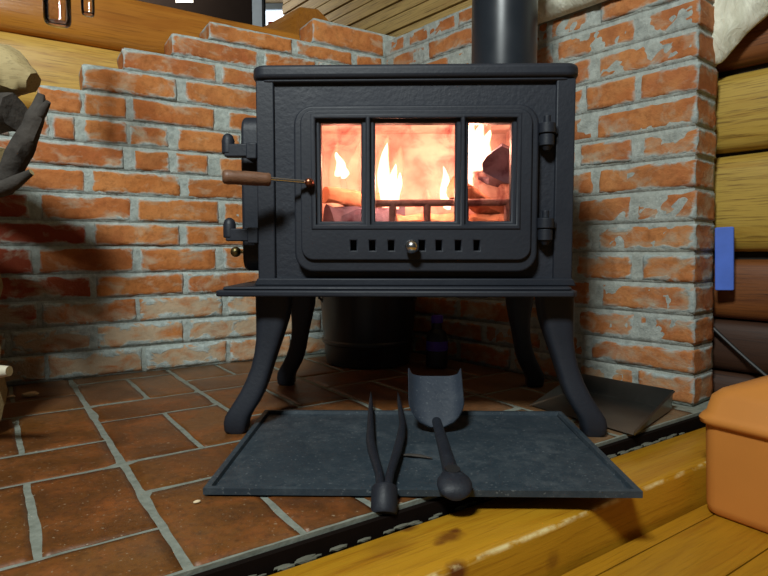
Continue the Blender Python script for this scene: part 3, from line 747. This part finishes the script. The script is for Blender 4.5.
bm = bmesh.new(); tube(bm, [(-.028, .004, 0), (-.010, -.001, .002), (.008, -.003, .001), (.030, -.012, 0)], [.002, .005, .0055, .0015], 7, squash=.5)
tag(finish('wood_splinter', bm, 'bark', loc=(.032, 1.045, .0105)), 'small brown splinter on the tray between fork and shovel', 'splinter')
# two-pronged fork head
fk = empty('fire_fork', (-.022, .85, .0235)); tag(fk, 'two-pronged black iron fork head with round socket, lying across the tray', 'fire tool')
bm = bmesh.new()
tube(bm, [(0, .024, .000), (0, .0235, -.0005), (0, .022, -.002), (0, -.002, -.030), (0, -.004, -.0325), (0, -.0045, -.033)], [.004, .0185, .0205, .0205, .0185, .004], 28)
so = finish('socket', bm, 'iron_tool', fk, angle=50)
for pts, rad in (([(-.006, .012, .0), (-.007, .03, .003), (-.010, .07, .002), (-.026, .18, -.001), (-.033, .24, .000), (-.038, .35, .002), (-.044, .48, .005), (-.049, .59, .009)], [.0065, .0070, .0072, .0088, .0088, .0070, .0052, .0014]),
                 ([(.006, .012, .0), (.006, .03, .003), (.008, .07, .002), (.019, .18, -.001), (.026, .26, 0), (.030, .34, .002), (.024, .48, .005), (.0195, .59, .009)], [.0065, .0070, .0072, .0088, .0088, .0070, .0052, .0014])):
    bm = bmesh.new(); tube(bm, pts, rad, 10); finish('prong', bm, 'iron_tool', fk, angle=60)

# ash shovel
sh = empty('ash_shovel', (0, 0, 0)); tag(sh, 'black iron ash shovel with upturned blade, socket over the tray front edge', 'fire tool')
bm = bmesh.new()
A = Vector((.087, .872, .025)); B = Vector((.080, 1.195, .029))
# hollow socket tapering into shaft
dirv = (B-A).normalized()
n = 28; rr = []
side = dirv.cross(Vector((0, 0, 1))).normalized(); upv = side.cross(dirv)
prof = [(-.022, .004, -.010), (-.021, .014, -.0095), (-.016, .022, -.008), (-.008, .0262, -.006), (.002, .0275, -.003), (.014, .0262, -.001), (.028, .0205, 0), (.042, .0155, 0), (.060, .0130, 0), (.14, .0118, 0), (.25, .0108, 0), (.327, .0100, 0)]
for h, r, dz in prof:
    c = A+dirv*h+upv*(r*.2+dz)
    rr.append([bm.verts.new(c+(side*math.cos(2*math.pi*k/n)+upv*math.sin(2*math.pi*k/n)*(.48 if h < .02 else .6 if h < .05 else .8))*r) for k in range(n)])
for a, b in zip(rr, rr[1:]):
    for k in range(n): bm.faces.new((a[k], a[(k+1) % n], b[(k+1) % n], b[k]))
bm.faces.new(rr[0][::-1]); bm.faces.new(rr[-1])
finish('shaft', bm, 'iron_tool', sh, angle=50)
# black plug on the socket top, painted shade of a hole's inside
bm = bmesh.new(); c = A+dirv*.030+upv*.0155; prism(bm, [(c.x+.0125*math.cos(a*math.pi/8), c.y+.017*math.sin(a*math.pi/8)) for a in range(16)], c.z-.010, c.z+.0015, 'z')
tag(finish('hole_shade', bm, 'black', sh), 'black plug standing for the shaded inside of a hole')
# blade: scoop surface, local grid; base at heel, tilted up
bm = bmesh.new()
heel = Vector((.080, 1.182, .0225)); tip = Vector((.080, 1.275, .110)); ax = (tip-heel); Lb = ax.length; ax.normalize()
nb = Vector((0, -ax.z, ax.y)); nb.normalize(); nb = -nb if nb.y > 0 else nb   # towards the camera
W = .0575; nu, nv = 18, 14; fr, bk = [], []
for j in range(nv+1):
    f = j/nv; fa, fb_ = [], []
    # outline: rounded heel, straight sides
    half = W*(math.sqrt(max(0, 1-(1-min(1, f/.42))**2))**.9 if f < .42 else 1)
    half = max(half, .013)
    for i in range(nu+1):
        a = -1+2*i/nu
        x = half*a
        lift = .018*abs(a)**5*min(1, f/.25)
        p = heel+Vector((x, 0, 0))+ax*(Lb*f)+nb*lift
        if abs(a) > .93: p += ax*(.010*f*f)
        fa.append(bm.verts.new(p)); fb_.append(bm.verts.new(p-nb*.003-Vector((math.copysign(.002, a)*(abs(a) > .8), 0, 0))*-1))
    fr.append(fa); bk.append(fb_)
for j in range(nv):
    for i in range(nu):
        bm.faces.new((fr[j][i], fr[j][i+1], fr[j+1][i+1], fr[j+1][i])); bm.faces.new((bk[j][i], bk[j+1][i], bk[j+1][i+1], bk[j][i+1]))
loop_f = fr[0]+[fr[j][nu] for j in range(1, nv+1)]+fr[nv][-2::-1]+[fr[j][0] for j in range(nv-1, 0, -1)]
loop_b = bk[0]+[bk[j][nu] for j in range(1, nv+1)]+bk[nv][-2::-1]+[bk[j][0] for j in range(nv-1, 0, -1)]
for i in range(len(loop_f)):
    j = (i+1) % len(loop_f); bm.faces.new((loop_f[i], loop_f[j], loop_b[j], loop_b[i]))
finish('blade', bm, 'iron_shovel', sh, angle=50)

# steel ash pan by the right wall
bm = bmesh.new()
q = [Vector((.335, 1.425, .0)), Vector((.494, 1.197, .0)), Vector((.667, 1.400, 0)), Vector((.500, 1.600, 0))]  # front-left, front-right, back-right, back-left
hgt = .036; fl = .008
cen = sum(q, Vector())/4
def P3(v, z, out=0): 
    d_ = (v-cen).normalized(); return v+d_*out+Vector((0, 0, z))
bs = [bm.verts.new(P3(v, .003, 0)) for v in q]
tl = [bm.verts.new(P3(q[0], .006, .003)), bm.verts.new(P3(q[1], .012, .001)), bm.verts.new(P3(q[2], .050, .003)), bm.verts.new(P3(q[3], .048, .003))]
rim = [bm.verts.new(v.co+(v.co-Vector((cen.x, cen.y, v.co.z))).normalized()*.004-Vector((0, 0, .003))) for v in tl]
bm.faces.new(bs); bm.faces.new((bs[1], bs[2], tl[2], tl[1])); bm.faces.new((bs[2], bs[3], tl[3], tl[2])); bm.faces.new((bs[3], bs[0], tl[0], tl[3]))
for a, b in ((1, 2), (2, 3), (3, 0)): bm.faces.new((tl[a], tl[b], rim[b], rim[a]))
ap = finish('ash_pan', bm, 'steel', smooth=False); so_ = ap.modifiers.new('s', 'SOLIDIFY'); so_.thickness = .0016; so_.offset = 1
bv = ap.modifiers.new('b', 'BEVEL'); bv.width = .002; bv.segments = 2
tag(ap, 'shallow open steel ash pan beside the right brick wall', 'ash pan')

# ------------------------------------------------------------------ things behind the stove legs
bk_ = empty('ash_bucket', (-.108, 2.015, 0)); tag(bk_, 'dark metal bucket in the shadow behind the stove', 'bucket')
bm = bmesh.new(); lathe(bm, [(.140, .0), (.148, .004), (.150, .02), (.156, .07), (.162, .075), (.162, .083), (.157, .088), (.172, .27), (.177, .275), (.177, .285), (.172, .288), (.166, .283), (.150, .03), (.02, .02)], 48)
finish('pail', bm, 'blackmetal', bk_)
bm = bmesh.new(); tube(bm, [(.178*math.cos(a), -.05-.03*math.sin(a), .268-.10*math.sin(a)) for a in [math.pi*k/16 for k in range(17)]], .004, 8); finish('handle', bm, 'blackmetal', bk_)
bt = empty('small_bottle', (.128, 1.92, 0)); tag(bt, 'small dark bottle with purple band, right of the bucket behind the stove', 'bottle')
bm = bmesh.new(); lathe(bm, [(.032, 0), (.036, .004), (.036, .10), (.030, .118), (.016, .13), (.016, .15)], 32); finish('flask', bm, 'blackmetal', bt)
bm = bmesh.new(); lathe(bm, [(.0362, .058), (.0368, .060), (.0368, .088), (.0362, .09)], 32); tag(finish('band', bm, 'purple', bt), 'purple band')
bm = bmesh.new(); lathe(bm, [(.019, .15), (.020, .152), (.020, .172), (.018, .175)], 24); tag(finish('cap', bm, 'purple', bt), 'dull purple cap')

# ------------------------------------------------------------------ terracotta box on the board floor
cb = U*1.084+V*.532
tb = empty('storage_box', (cb.x, cb.y, -.1), HD); tag(tb, 'orange terracotta-coloured lidded box on the board floor at right', 'box')
def loft(bm, secs, n=6):
    rings = []
    for (x0, x1, y0, y1, r, z) in secs: rings.append([bm.verts.new((x, y, z)) for x, y in rrect(x0, x1, y0, y1, r, n)])
    for a, b in zip(rings, rings[1:]):
        m = len(a)
        for k in range(m): bm.faces.new((a[k], a[(k+1) % m], b[(k+1) % m], b[k]))
    bm.faces.new(rings[0][::-1]); bm.faces.new(rings[-1])
bm = bmesh.new(); W_, L_ = .30, .42
loft(bm, [(.014, W_-.014, -L_+.014, -.014, .02, 0), (.006, W_-.006, -L_+.006, -.006, .026, .006), (.003, W_-.003, -L_+.003, -.003, .028, .02), (-.002, W_+.002, -L_-.002, .002, .03, .176)])
finish('body', bm, 'clay', tb, angle=50)
bm = bmesh.new()
loft(bm, [(-.004, W_+.004, -L_-.004, .004, .03, .170), (-.010, W_+.010, -L_-.010, .010, .034, .173), (-.012, W_+.012, -L_-.012, .012, .035, .181), (-.008, W_+.008, -L_-.008, .008, .034, .188), (-.002, W_+.002, -L_-.002, .002, .03, .194),
          (.004, W_-.004, -L_+.004, -.004, .03, .222), (.016, W_-.016, -L_+.016, -.016, .03, .234), (.05, W_-.05, -L_+.08, -.08, .04, .262), (.10, W_-.10, -L_+.15, -.15, .04, .276), (.13, W_-.13, -L_+.19, -.19, .015, .278)])
finish('lid', bm, 'clay', tb, angle=50)

# ------------------------------------------------------------------ right edge: blue box, cable, fleece
p = CORNER+dR*1.188+oR*.110
bm = bmesh.new(); prism(bm, rrect(-.021, .021, -.081, .081, .004), -.010, .010)
bb = finish('blue_box', bm, 'blue', bevel=.002, loc=(.837, 1.500, .370), rot=(0, R(-2), R(-35))); tag(bb, 'narrow upright blue box tucked between brick wall end and logs', 'box')
bm = bmesh.new(); pts = []
for k in range(13):
    f = k/12; s = 1.12+.42*f; pts.append(CORNER+dR*s+oR*(.140)+Vector((0, 0, .235-.30*f+.03*math.sin(f*3.1)*-1)))
tube(bm, pts, .005, 8); tag(finish('power_cable', bm, 'cable'), 'black cable running diagonally down the dark logs', 'cable')
def fleece(name, pts_fn, nu, nv, thick, seed, label):
    bm = bmesh.new(); g, h = [], []
    for i in range(nu+1):
        a, b = [], []
        for j in range(nv+1):
            p, nrm = pts_fn(i/nu, j/nv)
            dsp = .010*nz(p, 30, seed)+.006*nz(p, 80, seed)
            e = min(i, nu-i, j, nv-j); tk = thick*min(1, .25+e/4)
            a.append(bm.verts.new(p+nrm*(tk+dsp))); b.append(bm.verts.new(p))
        g.append(a); h.append(b)
    for i in range(nu):
        for j in range(nv):
            bm.faces.new((g[i][j], g[i+1][j], g[i+1][j+1], g[i][j+1])); bm.faces.new((h[i][j], h[i][j+1], h[i+1][j+1], h[i+1][j]))
    lf = [g[i][0] for i in range(nu+1)]+[g[nu][j] for j in range(1, nv+1)]+[g[i][nv] for i in range(nu-1, -1, -1)]+[g[0][j] for j in range(nv-1, 0, -1)]
    lb = [h[i][0] for i in range(nu+1)]+[h[nu][j] for j in range(1, nv+1)]+[h[i][nv] for i in range(nu-1, -1, -1)]+[h[0][j] for j in range(nv-1, 0, -1)]
    for i in range(len(lf)):
        j = (i+1) % len(lf); bm.faces.new((lf[i], lf[j], lb[j], lb[i]))
    o = finish(name, bm, 'fleece', angle=180); return tag(o, label, 'sheepskin', 'white sheepskins by the right wall')
def f1(u, v):   # hanging on the log wall
    s = 1.10+.42*u; zl = .872+.88*max(0, s-1.172)+.004*math.sin(u*25)
    z = zl+(1.5-zl)*v; p = CORNER+dR*s+oR*.125+Vector((0, 0, z)); return p, -oR
fleece('sheepskin', f1, 44, 44, .028, 3, 'cream fleece hanging on the logs beyond the brick wall end')
def f2(u, v):   # lying over the top of the brick wall
    s = .70+.42*u
    if v < .25: f = v/.25; p = Vector((0, 0, 1.066+.026*f)); q = oR*(-.012); nn = -oR
    else: f = (v-.25)/.75; p = Vector((0, 0, 1.092)); q = oR*(-.012+.125*f); nn = Vector((0, 0, 1))
    if v < .25: nn = (-oR*(1-v/.25)+Vector((0, 0, 1))*(v/.25)).normalized()
    return CORNER+dR*s+q+p, nn
fleece('sheepskin', f2, 44, 30, .05, 5, 'white fleece lying along the brick wall top right of the flue pipe')

# ------------------------------------------------------------------ firewood at the left edge
def wood_piece(name, pts, rads, mats, label, seed, n=12, amp=.25, cat='firewood'):
    bm = bmesh.new(); P = [Vector(p) for p in pts]
    # resample
    Q, RR = [], []
    for a, b, r0, r1 in zip(P, P[1:], rads, rads[1:]):
        for k in range(6): Q.append(a.lerp(b, k/6)); RR.append(r0+(r1-r0)*k/6)
    Q.append(P[-1]); RR.append(rads[-1]); tube(bm, Q, RR, n)
    for v in bm.verts: v.co += Vector((nz(v.co, 30, seed), nz(v.co, 30, seed+1), nz(v.co, 30, seed+2)))*min(rads)*amp
    bm.faces.ensure_lookup_table()
    for f in bm.faces:
        if len(f.verts) > 4: f.material_index = 1
    o = finish(name, bm, mats, angle=45); return tag(o, label, cat)
wood_piece('split_log', [(-1.10, 1.24, .800), (-.93, 1.22, .785), (-.82, 1.20, .762), (-.755, 1.19, .735)], [.066, .064, .056, .022], ['split', 'split'], 'pale split log pointing right at the top of the left edge', 3, 8, .35)
wood_piece('split_log', [(-1.10, 1.19, .655), (-.86, 1.17, .665), (-.775, 1.16, .672)], [.048, .046, .038], ['bark', 'bark'], 'dark barked log right under the pale split log', 4, 8)
b1 = wood_piece('forked_branch', [(-.86, 1.12, .50), (-.774, 1.11, .522), (-.726, 1.10, .583), (-.697, 1.10, .645), (-.684, 1.10, .690)], [.020, .024, .021, .018, .007], ['bark', 'split'], 'dark forked branch leaning up and right at the left edge', 6, 10, .9)
bm = bmesh.new(); tube(bm, [(-.704, 1.10, .635), (-.680, 1.095, .655), (-.664, 1.09, .672)], [.014, .010, .005], 9); finish('twig', bm, 'bark', b1)
wood_piece('bare_branch', [(-.88, 1.04, .500), (-.767, 1.05, .493), (-.712, 1.05, .514), (-.675, 1.05, .5346)], [.015, .016, .013, .006], ['bark', 'split'], 'thin grey branch lowest at the left edge with pale broken tip', 8)
wood_piece('birch_log', [(-1.10, 1.18, .560), (-.87, 1.16, .568), (-.790, 1.15, .565)], [.036, .034, .030], ['birch', 'split'], 'pale birch log end between the two dark branches', 9)
rgw = random.Random(5)
kk = 0
for row in range(4):
    for c_ in range(2):
        x1 = (-.852, -.935)[c_]+rgw.uniform(-.01, .01); y_ = 1.13+c_*.128; z_ = .062+row*.124
        tip_ = (row, c_) == (1, 0)
        wood_piece('split_log', [(x1-.38, y_+rgw.uniform(-.004, .004), z_), (x1, y_, z_)], [.061, .060], ['bark', 'split'], 'stacked barked log outside the left edge, %s row, %s' % (('bottom', 'second', 'third', 'top')[row], ('front', 'rear')[c_]), 20+kk, 12, .10); kk += 1
wood_piece('birch_log', [(-1.05, 1.035, .150), (-.87, 1.035, .160), (-.722, 1.035, .168)], [.028, .024, .010], ['birch', 'split'], 'pale wood tip low at the left edge above the tiles', 12)

# ------------------------------------------------------------------ hanging clear glass shades at top left
for (x, y, zb, r, hh, lab) in ((-.823, 1.4, .934, .030, .16, 'larger clear glass shade hanging before the orange log, left one'), (-.748, 1.4, .955, .015, .12, 'narrow clear glass shade hanging right of the larger one')):
    hl = empty('hanging_glass', (x, y, zb)); tag(hl, lab, 'glass shade')
    bm = bmesh.new(); lathe(bm, [(r*.80, 0), (r*.92, .003), (r, .012), (r*1.02, hh*.5), (r*.85, hh), (r*.80, hh), (r*.96, hh*.5), (r*.93, .012), (r*.8, .005)], 32); finish('glass', bm, 'glass', hl, angle=60)
    bm = bmesh.new(); tube(bm, [(0, 0, hh-.004), (0, 0, 2.55-zb)], .002, 6); lathe(bm, [(r*.4, hh-.002), (r*.4, hh+.012), (.004, hh+.03)], 24); finish('cord', bm, 'cable', hl)

# ------------------------------------------------------------------ next room seen over the low log wall
bm = bmesh.new(); box(bm, -.75, .22, -.12, .25, 0, 2.3); finish_c = finish('dark_cabinet', bm, 'dark_wood', bevel=.005, loc=(-1.10, 3.62, -.1))
tag(finish_c, 'tall dark cabinet in the next room above the left log wall', 'cabinet')
bm = bmesh.new(); box(bm, -.055, .05, -.002, 0, -.03, .055); o = finish('paper_note', bm, 'paper', smooth=False, loc=(-1.28, 3.498, 1.90)); tag(o, 'white paper note on the front of the dark cabinet', 'note')
bm = bmesh.new(); box(bm, -.028, .028, -.03, .03, -.1, 2.55); tag(finish('trim_3', bm, 'grey_paint', smooth=False, loc=(-.822, 3.42, 0)), kind='structure')
wn = empty('window_1', (-1.0, 5.17, 2.0)); tag(wn, kind='structure')
bm = bmesh.new(); box(bm, -.62, .10, .0, .01, -.45, .50); finish('window_pane', bm, 'day', wn, smooth=False)
bm = bmesh.new(); box(bm, .10, .15, -.03, .02, -.5, .55); box(bm, -.67, -.62, -.03, .02, -.5, .55); box(bm, -.62, .10, -.03, .02, -.5, -.45); box(bm, -.62, .10, -.03, .02, .50, .55); finish('window_frame', bm, 'grey_paint', wn, smooth=False)
def jacket(x, y, z, w_, h_, mat, label, seed):
    bm = bmesh.new(); K, N = 14, 16; rings = []
    for i in range(K+1):
        f = i/K; ww = w_*(.55+.45*math.sin(math.pi*min(1, f*.8+.1)))
        rings.append([bm.verts.new((x+ww*math.cos(2*math.pi*k/N)*(1+.15*nz((k, f*4, seed))), y+.4*ww*math.sin(2*math.pi*k/N), z-h_*f)) for k in range(N)])
    for a, b in zip(rings, rings[1:]):
        for k in range(N): bm.faces.new((a[k], a[(k+1) % N], b[(k+1) % N], b[k]))
    bm.faces.new(rings[0]); bm.faces.new(rings[-1][::-1]); tag(finish('jacket', bm, mat, angle=80), label, 'jacket')
jacket(-.79, 3.62, 1.80, .030, 1.86, 'red_cloth', 'red jacket hanging beside the grey post in the next room', 1)
jacket(-.748, 3.70, 1.79, .024, 1.85, 'blue_cloth', 'navy jacket hanging right of the red one in the next room', 2)

# ------------------------------------------------------------------ crumbs
for i, (x, y, r, lab) in enumerate(((-.985, 1.489, .017, 'pale wood chip on the dark tiles at the far left'), (-1.030, 1.478, .009, 'smaller wood chip left of the larger pale one on the tiles'), (-.313, .859, .0048, 'tiny pale crumb on the tile below the tray left corner'))):
    bm = bmesh.new(); bmesh.ops.create_icosphere(bm, subdivisions=2, radius=r, matrix=Matrix.Translation((0, 0, r*.42)) @ Matrix.Diagonal((1.2, .7, .45, 1)))
    for v in bm.verts: v.co += v.co*.2*nz(v.co, 90, i)
    tag(finish('wood_chip', bm, 'crumb', loc=(x, y, 0), rot=(0, 0, .5)), lab, 'wood chip')
